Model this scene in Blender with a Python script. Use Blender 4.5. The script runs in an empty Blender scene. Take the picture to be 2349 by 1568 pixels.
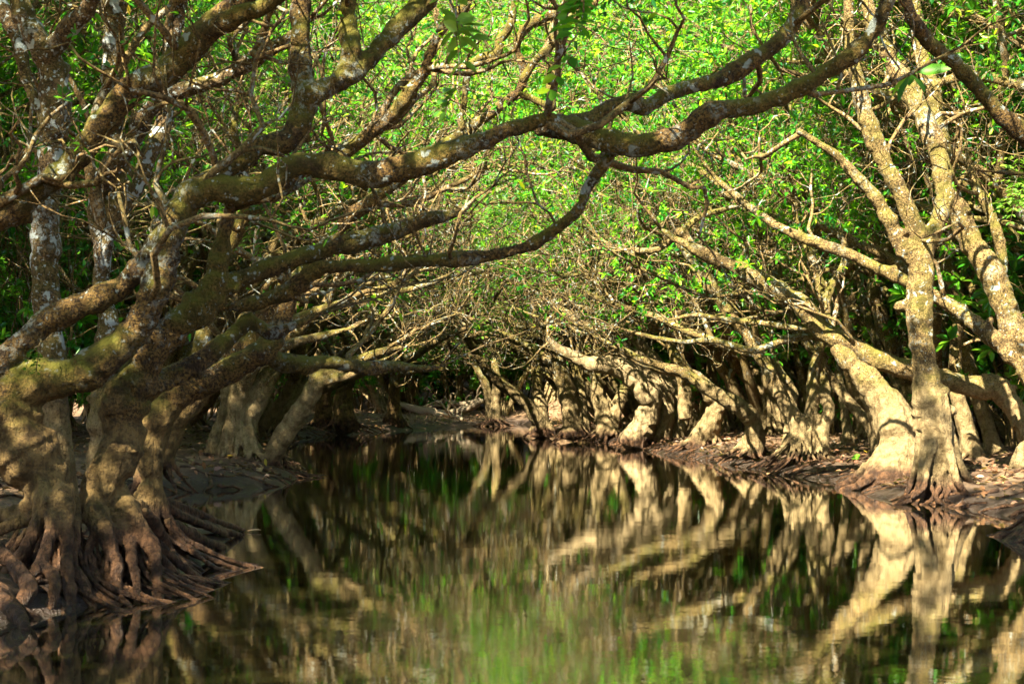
import bpy, math, random
import numpy as np
from mathutils import Vector, Matrix
random.seed(11); rng = np.random.default_rng(5)
SC = bpy.context.scene
COL = SC.collection
R = math.radians

# ------------------------------------------------------------------ camera, world, sun, exposure
H = 1.5; FPX = 3900.0; CX = 1174.5; HV = 900.0        # camera height, focal length and horizon in units of the photo (2349 wide)
cam = bpy.data.cameras.new('camera'); cam_o = bpy.data.objects.new('camera', cam); COL.objects.link(cam_o)
cam_o.location = (0, 0, H); cam_o.rotation_euler = (R(90), 0, 0)
cam.sensor_width = 36; cam.lens = 36 * FPX / 2349; cam.shift_y = (HV - 784) / 2349
cam.clip_start = 0.1; cam.clip_end = 2000
cam.dof.use_dof = True; cam.dof.focus_distance = 36; cam.dof.aperture_fstop = 7
SC.camera = cam_o
SUN_EL, SUN_AZ = R(45), R(-150)                           # azimuth from +Y (the way the camera looks), clockwise: behind and left
sd = Vector((math.sin(SUN_AZ) * math.cos(SUN_EL), math.cos(SUN_AZ) * math.cos(SUN_EL), math.sin(SUN_EL)))
w = bpy.data.worlds.new('World'); SC.world = w; w.use_nodes = True
nt = w.node_tree; nt.nodes.clear()
sky = nt.nodes.new('ShaderNodeTexSky'); sky.sky_type = 'NISHITA'; sky.sun_disc = False
sky.sun_elevation = SUN_EL; sky.sun_rotation = SUN_AZ
bg = nt.nodes.new('ShaderNodeBackground'); bg.inputs[1].default_value = 0.05
wo = nt.nodes.new('ShaderNodeOutputWorld'); nt.links.new(sky.outputs[0], bg.inputs[0]); nt.links.new(bg.outputs[0], wo.inputs[0])
sun = bpy.data.lights.new('sun', 'SUN'); sun.energy = 5.0; sun.angle = R(0.5); sun.color = (1, 0.90, 0.70)
so = bpy.data.objects.new('sun', sun); COL.objects.link(so); so.rotation_euler = sd.to_track_quat('Z', 'Y').to_euler()
SC.view_settings.view_transform = 'Standard'; SC.view_settings.look = 'None'
SC.view_settings.exposure = 2.85; SC.view_settings.gamma = 1
SC.cycles.max_bounces = 8; SC.cycles.diffuse_bounces = 1; SC.cycles.glossy_bounces = 3; SC.cycles.transmission_bounces = 3
SC.cycles.use_denoising = True; SC.cycles.caustics_reflective = False; SC.cycles.caustics_refractive = False

# ------------------------------------------------------------------ materials
def mat(name):
    m = bpy.data.materials.new(name); m.use_nodes = True; t = m.node_tree
    for n in list(t.nodes): t.nodes.remove(n)
    o = t.nodes.new('ShaderNodeOutputMaterial'); p = t.nodes.new('ShaderNodeBsdfPrincipled'); t.links.new(p.outputs[0], o.inputs[0])
    return m, t, p, o
class NT:
    def __init__(s, t): s.t = t
    def n(s, kind, **kw):
        x = s.t.nodes.new('ShaderNode' + kind)
        for k, v in kw.items(): setattr(x, k, v)
        return x
    def link(s, a, b): s.t.links.new(a, b)
    def noise(s, vec, scale, detail=3, rough=.55, dist=0):
        x = s.n('TexNoise'); x.inputs['Scale'].default_value = scale; x.inputs['Detail'].default_value = detail
        x.inputs['Roughness'].default_value = rough; x.inputs['Distortion'].default_value = dist
        s.link(vec, x.inputs['Vector']); return x.outputs['Fac']
    def ramp(s, fac, a, b, ca=0.0, cb=1.0):
        x = s.n('MapRange'); x.interpolation_type = 'SMOOTHSTEP'
        for i, v in enumerate((a, b, ca, cb)): x.inputs[i + 1].default_value = v
        s.link(fac, x.inputs[0]); return x.outputs[0]
    def mix(s, fac, a, b):
        x = s.n('Mix', data_type='RGBA')
        if isinstance(fac, (int, float)): x.inputs[0].default_value = fac
        else: s.link(fac, x.inputs[0])
        for k, v in ((6, a), (7, b)):
            if isinstance(v, tuple): x.inputs[k].default_value = (*v, 1)
            else: s.link(v, x.inputs[k])
        return x.outputs[2]
    def math(s, op, a, b=None):
        x = s.n('Math', operation=op)
        for k, v in ((0, a), (1, b)):
            if v is None: continue
            if isinstance(v, (int, float)): x.inputs[k].default_value = v
            else: s.link(v, x.inputs[k])
        return x.outputs[0]

def bark(name, dark=(.085, .050, .022), tan=(.30, .20, .10), moss=(.13, .125, .012), lichen=(.33, .37, .33), lich=.60, mossy=.5, mudz=1.5, bump=1.0, wetz=.0, mudc=((.17, .118, .05), (.30, .225, .110))):
    m, t, p, o = mat(name); N = NT(t)
    tc = N.n('TexCoord'); oi = N.n('ObjectInfo'); geo = N.n('NewGeometry')
    off = N.n('VectorMath', operation='ADD'); N.link(tc.outputs['Object'], off.inputs[0])
    rv = N.n('VectorMath', operation='SCALE'); rv.inputs[0].default_value = (17, 31, 23); N.link(oi.outputs['Random'], rv.inputs['Scale'])
    N.link(rv.outputs[0], off.inputs[1]); v = off.outputs[0]
    sep = N.n('SeparateXYZ'); N.link(geo.outputs['Position'], sep.inputs[0]); z = sep.outputs[2]
    sn = N.n('SeparateXYZ'); N.link(geo.outputs['Normal'], sn.inputs[0])
    big = N.noise(v, 2.2, 4); med = N.noise(v, 9, 5, .65); fine = N.noise(v, 45, 3, .7)
    c = N.mix(N.ramp(big, .35, .65), dark, tan)
    c = N.mix(N.ramp(med, .44, .56, 0, .9), c, tan)
    c = N.mix(N.ramp(fine, .46, .56, 0, .9), c, (dark[0] * .45, dark[1] * .45, dark[2] * .45))
    mo = N.math('MULTIPLY', N.ramp(N.noise(v, 1.7, 4, .6), .42, .56), N.ramp(sn.outputs[2], -.4, .7, .25, 1))
    c = N.mix(N.math('MULTIPLY', mo, mossy), c, moss)
    li = N.math('MAXIMUM', N.ramp(N.noise(v, 5.5, 3, .6, .3), lich, lich + .035), N.ramp(N.noise(v, 21, 3, .6), lich + .0, lich + .05))
    crust = N.math('MULTIPLY', N.ramp(N.noise(v, 1.9, 3, .6), .52, .64), N.ramp(N.noise(v, 17, 6, .75, .5), .50, .56))
    li = N.math('MAXIMUM', li, N.math('MULTIPLY', crust, .6)); li = N.math('MULTIPLY', li, N.ramp(z, 1.3, 2.2))
    c = N.mix(li, c, lichen)
    # dried silt left by the tide on the lower trunk
    zz = N.math('ADD', z, N.math('MULTIPLY', N.math('SUBTRACT', N.noise(v, 3.2, 4), .5), 1.3))
    mud = N.mix(N.ramp(med, .35, .62), *mudc)
    mud = N.mix(N.ramp(fine, .54, .66, 0, .75), mud, (.085, .055, .025))
    c = N.mix(N.ramp(zz, mudz - .25, mudz + .45, .92, 0), c, mud)
    zw = N.math('ADD', z, N.math('MULTIPLY', N.math('SUBTRACT', big, .5), .5))
    wet = N.mix(N.ramp(med, .4, .65), (.035, .017, .008), (.14, .070, .032))
    c = N.mix(N.ramp(zw, .22 + wetz, .48 + wetz, 1, 0), c, wet)
    N.link(c, p.inputs['Base Color'])
    N.link(N.ramp(zw, .1, .4, .45, .85), p.inputs['Roughness']); p.inputs['Specular IOR Level'].default_value = .3
    mg = N.n('Mapping'); mg.inputs['Scale'].default_value = (1, 1, .13); N.link(v, mg.inputs[0]); gr = N.noise(mg.outputs[0], 8, 3, .5, .4)
    gr = N.math('MULTIPLY', gr, N.ramp(zz, 1.0, 2.2, 3.2, .3))
    b = N.n('Bump'); b.inputs['Strength'].default_value = 1.0; b.inputs['Distance'].default_value = .055 * bump
    mp = N.n('Mapping'); mp.inputs['Scale'].default_value = (1, 1, .55); N.link(v, mp.inputs[0])
    hh = N.math('ADD', N.noise(mp.outputs[0], 16, 4, .7), N.math('MULTIPLY', N.noise(v, 60, 3, .7), .55)); hh = N.math('ADD', hh, gr); N.link(hh, b.inputs['Height'])
    N.link(b.outputs[0], p.inputs['Normal'])
    return m
BARK_L = bark('bark_mossy', dark=(.045, .025, .010), tan=(.19, .112, .030), mossy=.9, lich=.635, mudz=1.25, wetz=.2, mudc=((.065, .040, .014), (.25, .160, .058)))
BARK_W = bark('bark_lichen', dark=(.060, .036, .016), tan=(.19, .125, .055), mossy=.5, lich=.585, mudz=1.25, lichen=(.42, .48, .48))
BARK_Q = bark('bark_pale', dark=(.10, .066, .028), tan=(.36, .26, .12), mossy=.4, lich=.63, mudz=2.6, mudc=((.22, .16, .08), (.38, .29, .15)))
BARK_R = bark('bark_tan', dark=(.075, .047, .016), tan=(.31, .21, .078), mossy=.7, lich=.64)
BARK_F = bark('bark_grove', dark=(.07, .043, .015), tan=(.29, .195, .072), mossy=.6, lich=.64, mudz=1.7)
BARK_T = bark('bark_twig', dark=(.09, .058, .022), tan=(.24, .155, .060), mossy=.3, lich=.62, mudz=-9, bump=.3)

def leafmat(name, cols, rough=.42, trans=.42):
    m, t, p, o = mat(name); N = NT(t)
    at = N.n('Attribute', attribute_name='hue'); oi = N.n('ObjectInfo')
    r = N.n('ValToRGB'); N.link(at.outputs['Fac'], r.inputs[0])
    e = r.color_ramp.elements
    while len(e) < len(cols): e.new(.5)
    for k, (pos, c) in enumerate(cols): e[k].position = pos; e[k].color = (*c, 1)
    hs = N.n('HueSaturation'); N.link(r.outputs[0], hs.inputs['Color'])
    N.link(N.ramp(oi.outputs['Random'], 0, 1, .475, .525), hs.inputs['Hue']); N.link(N.ramp(oi.outputs['Random'], 0, 1, 1.35, .65), hs.inputs['Value'])
    geo = N.n('NewGeometry'); cl = N.noise(geo.outputs['Position'], .75, 3, .6); hv = N.math('MULTIPLY', N.ramp(oi.outputs['Random'], 0, 1, 1.25, .75), N.ramp(cl, .36, .64, .55, 1.35)); N.link(hv, hs.inputs['Value'])
    N.link(N.ramp(cl, .38, .62, .525, .480), hs.inputs['Hue'])
    N.link(hs.outputs[0], p.inputs['Base Color']); p.inputs['Roughness'].default_value = rough; p.inputs['Specular IOR Level'].default_value = .5
    tr = N.n('BsdfTranslucent'); g = N.n('Gamma'); N.link(hs.outputs[0], g.inputs[0]); g.inputs[1].default_value = .85
    y = N.mix(.28, g.outputs[0], (.42, .72, .01)); N.link(y, tr.inputs[0])
    mx = N.n('MixShader'); mx.inputs[0].default_value = trans
    N.link(p.outputs[0], mx.inputs[1]); N.link(tr.outputs[0], mx.inputs[2]); N.link(mx.outputs[0], o.inputs[0])
    return m
LEAF = leafmat('leaf_canopy', [(0, (.003, .085, .030)), (.38, (.022, .22, .014)), (.66, (.11, .40, .008)), (.90, (.34, .52, .010)), (.985, (.50, .34, .02))], trans=.55)
LEAF_B = leafmat('leaf_shrub', [(0, (.008, .10, .018)), (.45, (.03, .20, .010)), (.9, (.10, .34, .012)), (.97, (.35, .36, .02))], rough=.3)
LEAF_V = leafmat('leaf_vine', [(0, (.05, .18, .02)), (1, (.16, .32, .03))])

def mud_material():
    m, t, p, o = mat('bank_mud'); N = NT(t); geo = N.n('NewGeometry'); v = geo.outputs['Position']
    sep = N.n('SeparateXYZ'); N.link(v, sep.inputs[0]); z = sep.outputs[2]
    a = N.noise(v, .8, 5, .6); b = N.noise(v, 9, 5, .65); cfi = N.noise(v, 45, 3, .7)
    c = N.mix(N.ramp(a, .38, .62), (.16, .085, .040), (.31, .195, .10))
    c = N.mix(N.ramp(b, .45, .62, 0, .7), c, (.105, .058, .028))
    c = N.mix(N.ramp(cfi, .56, .66, 0, .75), c, (.07, .036, .018))
    zz = N.math('ADD', z, N.math('MULTIPLY', N.math('SUBTRACT', b, .5), .25))
    c = N.mix(N.ramp(zz, .10, .42, 1, 0), c, (.036, .021, .012))  # low mud darkened: wet mud, with the bank's shade painted in too
    N.link(c, p.inputs['Base Color']); N.link(N.ramp(zz, .02, .28, .30, .9), p.inputs['Roughness'])
    bp = N.n('Bump'); bp.inputs['Distance'].default_value = .15; bp.inputs['Strength'].default_value = .9
    N.link(N.math('ADD', N.noise(v, 7, 5, .65), N.math('MULTIPLY', cfi, .4)), bp.inputs['Height']); N.link(bp.outputs[0], p.inputs['Normal'])
    return m
def water_material():
    m, t, p, o = mat('river_water'); N = NT(t); geo = N.n('NewGeometry'); v = geo.outputs['Position']
    p.inputs['Base Color'].default_value = (.012, .013, .003, 1); p.inputs['Roughness'].default_value = .015; p.inputs['IOR'].default_value = 1.5
    mp = N.n('Mapping'); mp.inputs['Scale'].default_value = (1.1, 1.0, 1); N.link(v, mp.inputs[0])
    calm = N.ramp(N.noise(v, .16, 2), .35, .7, .35, 1.0)
    h = N.math('ADD', N.math('MULTIPLY', N.noise(mp.outputs[0], 1.6, 2, .5), .55), N.math('MULTIPLY', N.noise(mp.outputs[0], 7, 4, .65), .20))
    h = N.math('MULTIPLY', h, calm)
    bp = N.n('Bump'); bp.inputs['Strength'].default_value = 1; bp.inputs['Distance'].default_value = .0032
    N.link(h, bp.inputs['Height']); N.link(bp.outputs[0], p.inputs['Normal']); N.link(bp.outputs[0], p.inputs['Coat Normal'])
    p.inputs['Coat Weight'].default_value = 1; p.inputs['Coat Roughness'].default_value = .012; p.inputs['Coat IOR'].default_value = 1.5
    return m
MUD = mud_material(); WATER = water_material()
def plain(name, c, rough=.6):
    m, t, p, o = mat(name); N = NT(t); tc = N.n('TexCoord')
    k = N.mix(N.ramp(N.noise(tc.outputs['Object'], 30, 3), .4, .6), c, tuple(x * .6 for x in c)); N.link(k, p.inputs['Base Color'])
    p.inputs['Roughness'].default_value = rough; return m

# ------------------------------------------------------------------ object helpers
def tag(o, label=None, cat=None, group=None, kind=None):
    for k, v in (('label', label), ('category', cat), ('group', group), ('kind', kind)):
        if v: o[k] = v
    return o
def empty(name, loc, rz=0):
    o = bpy.data.objects.new(name, None); COL.objects.link(o); o.location = loc; o.rotation_euler = (0, 0, rz); o.empty_display_size = .2; return o
def link(name, me, m, parent=None, smooth=True):
    if m: me.materials.clear(); me.materials.append(m)
    if smooth and len(me.polygons): me.polygons.foreach_set('use_smooth', np.ones(len(me.polygons), bool))
    o = bpy.data.objects.new(name, me); COL.objects.link(o)
    if parent:
        o.parent = parent; o.matrix_parent_inverse = Matrix.Identity(4)
    return o
def mesh_np(name, V, Q, T=None):
    """vertices (n,3), quads (m,4), triangles (k,3)"""
    me = bpy.data.meshes.new(name); Q = np.asarray(Q, np.int32).reshape(-1, 4)
    T = np.zeros((0, 3), np.int32) if T is None else np.asarray(T, np.int32).reshape(-1, 3)
    me.vertices.add(len(V)); me.vertices.foreach_set('co', np.asarray(V, np.float32).ravel())
    nl = Q.size + T.size; me.loops.add(nl); me.loops.foreach_set('vertex_index', np.concatenate([Q.ravel(), T.ravel()]).astype(np.int32))
    me.polygons.add(len(Q) + len(T))
    st = np.concatenate([np.arange(len(Q)) * 4, Q.size + np.arange(len(T)) * 3]).astype(np.int32)
    me.polygons.foreach_set('loop_start', st); me.update(calc_edges=True); return me
def at(u, v, D): return np.array(((u - CX) * D / FPX, D, H + (HV - v) * D / FPX))

def catmull(P, k):
    """P (n,c) -> k samples per span"""
    P = np.asarray(P, float); n = len(P)
    if n < 3: return np.array([P[0] * (1 - t) + P[-1] * t for t in np.linspace(0, 1, k + 1)])
    E = np.vstack([2 * P[0] - P[1], P, 2 * P[-1] - P[-2]]); out = []
    t = np.linspace(0, 1, k, endpoint=False)[:, None]
    for i in range(n - 1):
        a, b, c, d = E[i], E[i + 1], E[i + 2], E[i + 3]
        out.append(.5 * ((2 * b) + (c - a) * t + (2 * a - 5 * b + 4 * c - d) * t * t + (3 * b - a - 3 * c + d) * t ** 3))
    out.append(P[-1][None]); return np.vstack(out)

def tubes(lines, sides, knob=.10):
    """lines: list of (n,4) arrays (x,y,z,r) all of the same n, batched -> V, Q, T"""
    A = np.array(lines); B, n, _ = A.shape; P = A[..., :3]; r = A[..., 3]
    tan = np.gradient(P, axis=1); tan /= np.linalg.norm(tan, axis=2, keepdims=True) + 1e-9
    mt = tan.mean(1); ref = np.zeros((B, 3)); ref[np.arange(B), np.argmin(np.abs(mt), axis=1)] = 1
    u = np.cross(tan, ref[:, None, :]); u /= np.linalg.norm(u, axis=2, keepdims=True) + 1e-9; v = np.cross(tan, u)
    a = np.linspace(0, 2 * np.pi, sides, endpoint=False)
    rr = r[:, :, None] * (1 + knob * rng.standard_normal((B, n, sides)) * .6 + knob * rng.standard_normal((B, n, 1)))
    rr = np.maximum(rr, r[:, :, None] * .5)
    V = P[:, :, None, :] + rr[..., None] * (np.cos(a)[None, None, :, None] * u[:, :, None, :] + np.sin(a)[None, None, :, None] * v[:, :, None, :])
    V = V.reshape(-1, 3)
    base = (np.arange(B) * n * sides)[:, None, None]; i = np.arange(n - 1)[None, :, None] * sides; s = np.arange(sides)[None, None, :]; s2 = (s + 1) % sides
    Q = np.stack([base + i + s, base + i + s2, base + i + sides + s2, base + i + sides + s], -1).reshape(-1, 4)
    tip = P[:, -1] + tan[:, -1] * r[:, -1:] * .8; b0 = P[:, 0] - tan[:, 0] * r[:, :1] * .3
    nv = len(V); V = np.vstack([V, tip, b0])
    bb = np.arange(B)[:, None]; sa = np.arange(sides)[None]; sb = (sa + 1) % sides; off = bb * n * sides
    T1 = np.stack([off + (n - 1) * sides + sa, off + (n - 1) * sides + sb, nv + bb + 0 * sa], -1).reshape(-1, 3)
    T2 = np.stack([off + sb, off + sa, nv + B + bb + 0 * sa], -1).reshape(-1, 3)
    return V, Q, np.vstack([T1, T2])
class Tubes:
    def __init__(s): s.d = {}
    def add(s, line, sides): s.d.setdefault((len(line), sides), []).append(np.asarray(line, float))
    def __len__(s): return sum(len(x) for x in s.d.values())
    def mesh(s, name, knob=.10):
        Vs, Qs, Ts, o = [], [], [], 0
        for (n, sd_), L in s.d.items():
            V, Q, T = tubes(L, sd_, knob); Vs.append(V); Qs.append(Q + o); Ts.append(T + o); o += len(V)
        return mesh_np(name, np.vstack(Vs), np.vstack(Qs), np.vstack(Ts))

def leaves_mesh(name, pos, direc, size, width=.36, droop=.25):
    """pos, direc (n,3): each leaf a folded blade of two quads"""
    n = len(pos); d = direc / (np.linalg.norm(direc, axis=1, keepdims=True) + 1e-9)
    rv = rng.standard_normal((n, 3)) * .55 + np.array((0, 0, 1.0)); sdir = np.cross(d, rv); sdir /= np.linalg.norm(sdir, axis=1, keepdims=True) + 1e-9
    nn = np.cross(sdir, d); L = size[:, None]; W = L * width * .5
    dz = np.array((0, 0, -1.0)) * L * droop * rng.uniform(0, 1, (n, 1)); f = nn * W * .35
    V = np.stack([pos, pos + d * L * .38 + sdir * W + f, pos + d * L * .74 + sdir * W * .82 + f + dz * .4, pos + d * L + dz,
                  pos + d * L * .74 - sdir * W * .82 + f + dz * .4, pos + d * L * .38 - sdir * W + f], 1).reshape(-1, 3)
    b = (np.arange(n) * 6)[:, None]
    Q = np.stack([b + np.array((0, 1, 2, 3)), b + np.array((0, 3, 4, 5))], 1).reshape(-1, 4)
    me = mesh_np(name, V, Q); hue = np.repeat(np.clip(rng.beta(2, 2, n) * .96 + (rng.random(n) < .02) * .3, 0, 1), 6)
    at_ = me.attributes.new('hue', 'FLOAT', 'POINT'); at_.data.foreach_set('value', hue.astype(np.float32)); return me

def norm(a): return a / (math.sqrt(a[0] * a[0] + a[1] * a[1] + a[2] * a[2]) + 1e-9)
def rvec(): return np.array((random.gauss(0, 1), random.gauss(0, 1), random.gauss(0, 1)))
Z = np.array((0, 0, 1.0))

class Tree:
    """thick: limbs to be merged into one skin; thin: twigs; leaf: leaf bases"""
    def __init__(s): s.thick = Tubes(); s.limb = Tubes(); s.thin = Tubes(); s.lp = []; s.ld = []; s.ls = []
    def cluster(s, p, d, n, size):
        for _ in range(n):
            q = norm(d * .55 + rvec() * .75 + Z * .1); s.lp.append(p + q * .01 - d * random.uniform(0, .05)); s.ld.append(q); s.ls.append(size * random.uniform(.7, 1.25))
    def grow(s, p, d, r, L, lvl, c):
        last = lvl >= c['last']
        if last and c.get('thinout', 1) and p[2] < 4.5 and random.random() < .45: return p
        n = 7 if lvl < 2 else (6 if not last else 4)
        P = [np.array((*p, r))]; d = norm(np.asarray(d, float)); p = np.asarray(p, float); r1 = r * ((.62, .5, .45, .4, .3)[lvl] if not last else .3); kids = []
        wig = c['wig'][min(lvl, 4)]; trop = c['trop'][min(lvl, 4)]; pull = c.get('pull', (0, 0, 0)); pw = c.get('pw', (0, 0, 0, 0, 0))[min(lvl, 4)]
        for i in range(n):
            d = norm(d + rvec() * wig + Z * trop + np.array(pull) * pw)
            if p[2] < c.get('floor', 2.3) and d[2] < .15 and (lvl > 0 or i > 2): d = norm(d + Z * .5)
            p = p + d * L / n; rr = r + (r1 - r) * (i + 1) / n; P.append(np.array((*p, rr))); kids.append((p.copy(), d.copy(), rr, (i + 1) / n))
        line = np.array(P)
        if lvl < c.get('smooth', 2): line = catmull(line, 3)
        (s.limb if r > c.get('thinr', .02) else s.thin).add(line, 8 if r > .05 else (5 if r > .018 else 3))
        lf = c['leaf']
        if last:
            z_ = p[2]; lf *= min(1, max(.30, (z_ - c.get('lz', 3.2)) / 1.8)) * (1.15 if math.sin(p[0] * 1.5 + c.get('ph', 0)) + math.sin(p[1] * 1.7 + 1 + c.get('ph', 0) * 2) + math.sin(p[2] * 1.3 + p[0] * .6) > -.35 else .06)
            if random.random() < lf: s.cluster(p, d, c['nl'], c['size'])
            if random.random() < lf * .6: k = kids[1]; s.cluster(k[0], k[1], c['nl'] // 2, c['size'])
            return p
        K = c['kids'][lvl]
        if lvl >= 2 and p[2] < c.get('lz', 3.2) - .6: K = max(1, K - 2)
        for j in range(K):
            t = c.get('t0', .25) + (1 - c.get('t0', .25)) * (j + random.random()) / K; k = kids[min(n - 1, int(t * n))]
            ang = random.uniform(.45, 1.15); q = rvec() + Z * c.get('up', .3); q = q - k[1] * np.dot(q, k[1]); q = norm(q)
            s.grow(k[0], k[1] * math.cos(ang) + q * math.sin(ang), k[2] * random.uniform(.5, .8), L * random.uniform(.45, .75) * c.get('lk', 1), lvl + 1, c)
        s.grow(kids[-1][0], kids[-1][1], r1, L * .55, lvl + 1, c)
        return p
    def leafmesh(s, name, width=.36): return leaves_mesh(name, np.array(s.lp), np.array(s.ld), np.array(s.ls), width)
    def flutes(s, target, base, top, rt, rb, n, th, zend=-.12, sides=6, tw=0, arc=(0, 6.283), stretch=(1, 1)):
        """rope-like roots that come down the trunk and flare over the ground"""
        base = np.asarray(base, float); top = np.asarray(top, float)
        for i in range(n):
            a = arc[0] + (arc[1] - arc[0]) * (i + random.uniform(-.3, .3)) / n; da = random.uniform(-.5, .5) + tw; L = []
            RB = rb * random.uniform(.65, 1.2); thk = th * random.uniform(.65, 1.25); bend = random.uniform(-.16, .16); hs = random.uniform(.55, 1.0)
            for k in range(9):
                t = k / 8; top_ = top[2] * hs + base[2] * (1 - hs); ax = top * (1 - t) + base * t; rad = rt * .6 + (RB - rt * .6) * t ** 2.3; aa = a + da * t * t + bend * math.sin(t * 9)
                zz = top_ + (base[2] + zend - top_) * (t ** .9)
                L.append((ax[0] + math.cos(aa) * rad * stretch[0], ax[1] + math.sin(aa) * rad * stretch[1], zz, thk * min(1, .45 + 2.2 * t) * (1 - .5 * t)))
            target.add(catmull(L, 3), sides)

def skin(T, name, voxel, disp=.02):
    """merge the thick tubes of a tree into one continuous gnarled surface"""
    me = T.mesh(name, .05); o = bpy.data.objects.new('tmp', me); COL.objects.link(o)
    m = o.modifiers.new('r', 'REMESH'); m.mode = 'VOXEL'; m.voxel_size = voxel
    m = o.modifiers.new('s', 'SMOOTH'); m.iterations = 4; m.factor = .6
    for sc_, st in ((.22, disp * 1.3), (.07, disp * .8), (.03, disp * .35)):
        t = bpy.data.textures.new('n', 'CLOUDS'); t.noise_scale = sc_; t.noise_depth = 2
        m = o.modifiers.new('d', 'DISPLACE'); m.texture = t; m.strength = st; m.mid_level = .5; m.texture_coords = 'LOCAL'
    dg = bpy.context.evaluated_depsgraph_get(); out = bpy.data.meshes.new_from_object(o.evaluated_get(dg)); out.name = name
    bpy.data.objects.remove(o); return out

# ------------------------------------------------------------------ terrain and water
XL = np.array([(-40, -5.2), (5, -4.6), (9.5, -4.1), (11.2, -3.3), (13.1, -2.55), (15.5, -2.9), (18.3, -2.95), (19.6, -3.7), (22, -5.4), (25, -5.2), (27.2, -3.66), (30.8, -3.75), (36, -4.6), (42, -5.9),
               (55, -7), (63, -5.5), (69, -3.8), (78, -1.5), (82, .3), (600, .3)])
XR = np.array([(-40, 6.5), (10, 5.7), (16, 6.2), (20, 6.2), (21.7, 5.9), (23.4, 5.55), (24.5, 5.2), (27.6, 5.5), (32.5, 4.8), (39.5, 3.9), (48.7, 3.1), (58.5, 2.3), (65, .9), (75, .9), (82, .5), (600, .5)])
def bank(x, y):
    """distance outside the water's edge (negative in the water), as arrays"""
    l = np.interp(y, XL[:, 0], XL[:, 1]); r = np.interp(y, XR[:, 0], XR[:, 1]); d = np.maximum(l - x, x - r)
    return np.where(y > 66, np.maximum(d, np.minimum((y - 81) * .8, 1e9)), d)
def smooth_noise(x, y, s, seed):
    g = np.random.default_rng(seed); f = 0
    for k in range(5):
        a, b, c, e = g.uniform(-1, 1, 4); f = f + np.sin(x * a * s * (1.6 ** k) + y * b * s * (1.6 ** k) + c * 9 + 1.3 * np.sin((x * b - y * a) * s * 1.7 + e * 5)) / (1.35 ** k)
    return f / 3
MOUNDS = [(-3.3, 12.8, .12, .6), (-4.5, 13, .3, .8), (-2.9, 13.8, .15, .5), (5.9, 23.3, .16, .4), (7.4, 24, .12, .5), (-4.8, 30.4, .05, 1), (2.45, 51.5, .2, 1), (-.8, 76, .2, .8)]
def ground(x, y):
    x = np.asarray(x, float); y = np.asarray(y, float); d = bank(x, y) + smooth_noise(x, y, 1.1, 3) * .16 + smooth_noise(x, y, 4.3, 5) * .09
    z = np.where(d < 0, np.maximum(d * .5, -.7), .02 + .32 * (1 - np.exp(-np.maximum(d, 0) / .9)) + .02 * np.maximum(d, 0))
    z = z + np.clip(d, 0, 1) * (smooth_noise(x, y, 2.2, 8) * .07 + smooth_noise(x, y, 5.5, 9) * .05 + smooth_noise(x, y, 14, 10) * .025)
    z = z + np.clip((y - 84) / 60, 0, 1.6) ** 1.2 * 9 + np.clip((np.abs(x) - 22) / 60, 0, 3) * 8
    for mx, my, mh, ms in MOUNDS: z = z + mh * np.exp(-((x - mx) ** 2 + (y - my) ** 2) / (ms * ms))
    return z + 1.1 * np.exp(-((x - 2.6) ** 2 / 3 + (y - 84) ** 2 / 12))
def gz(x, y): return float(ground(x, y))
def axis(a, b, fine_a, fine_b, st, grow):
    L = list(np.arange(fine_a, fine_b, st)); s_ = st
    while L[-1] < b: s_ *= grow; L.append(L[-1] + s_)
    s_ = st
    while L[0] > a: s_ *= grow; L.insert(0, L[0] - s_)
    return np.array(L)
xs = axis(-600, 600, -9, 10, .11, 1.06); ys = axis(-300, 900, 8, 60, .14, 1.04)
X, Y = np.meshgrid(xs, ys); Zg = ground(X, Y); V = np.stack([X, Y, Zg], -1).reshape(-1, 3)
i = np.arange(len(ys) - 1)[:, None] * len(xs); j = np.arange(len(xs) - 1)[None]
Q = np.stack([i + j, i + j + 1, i + j + 1 + len(xs), i + j + len(xs)], -1).reshape(-1, 4)
tag(link('ground', mesh_np('ground', V, Q), MUD), 'brown mud banks and forest floor along the river', kind='structure')
wv = [(-16, -60, 0), (16, -60, 0), (16, 90, 0), (-16, 90, 0)]
tag(link('water', mesh_np('water', wv, [(0, 1, 2, 3)]), WATER, smooth=False), 'still olive green river water mirroring the trees', kind='structure')

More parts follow.
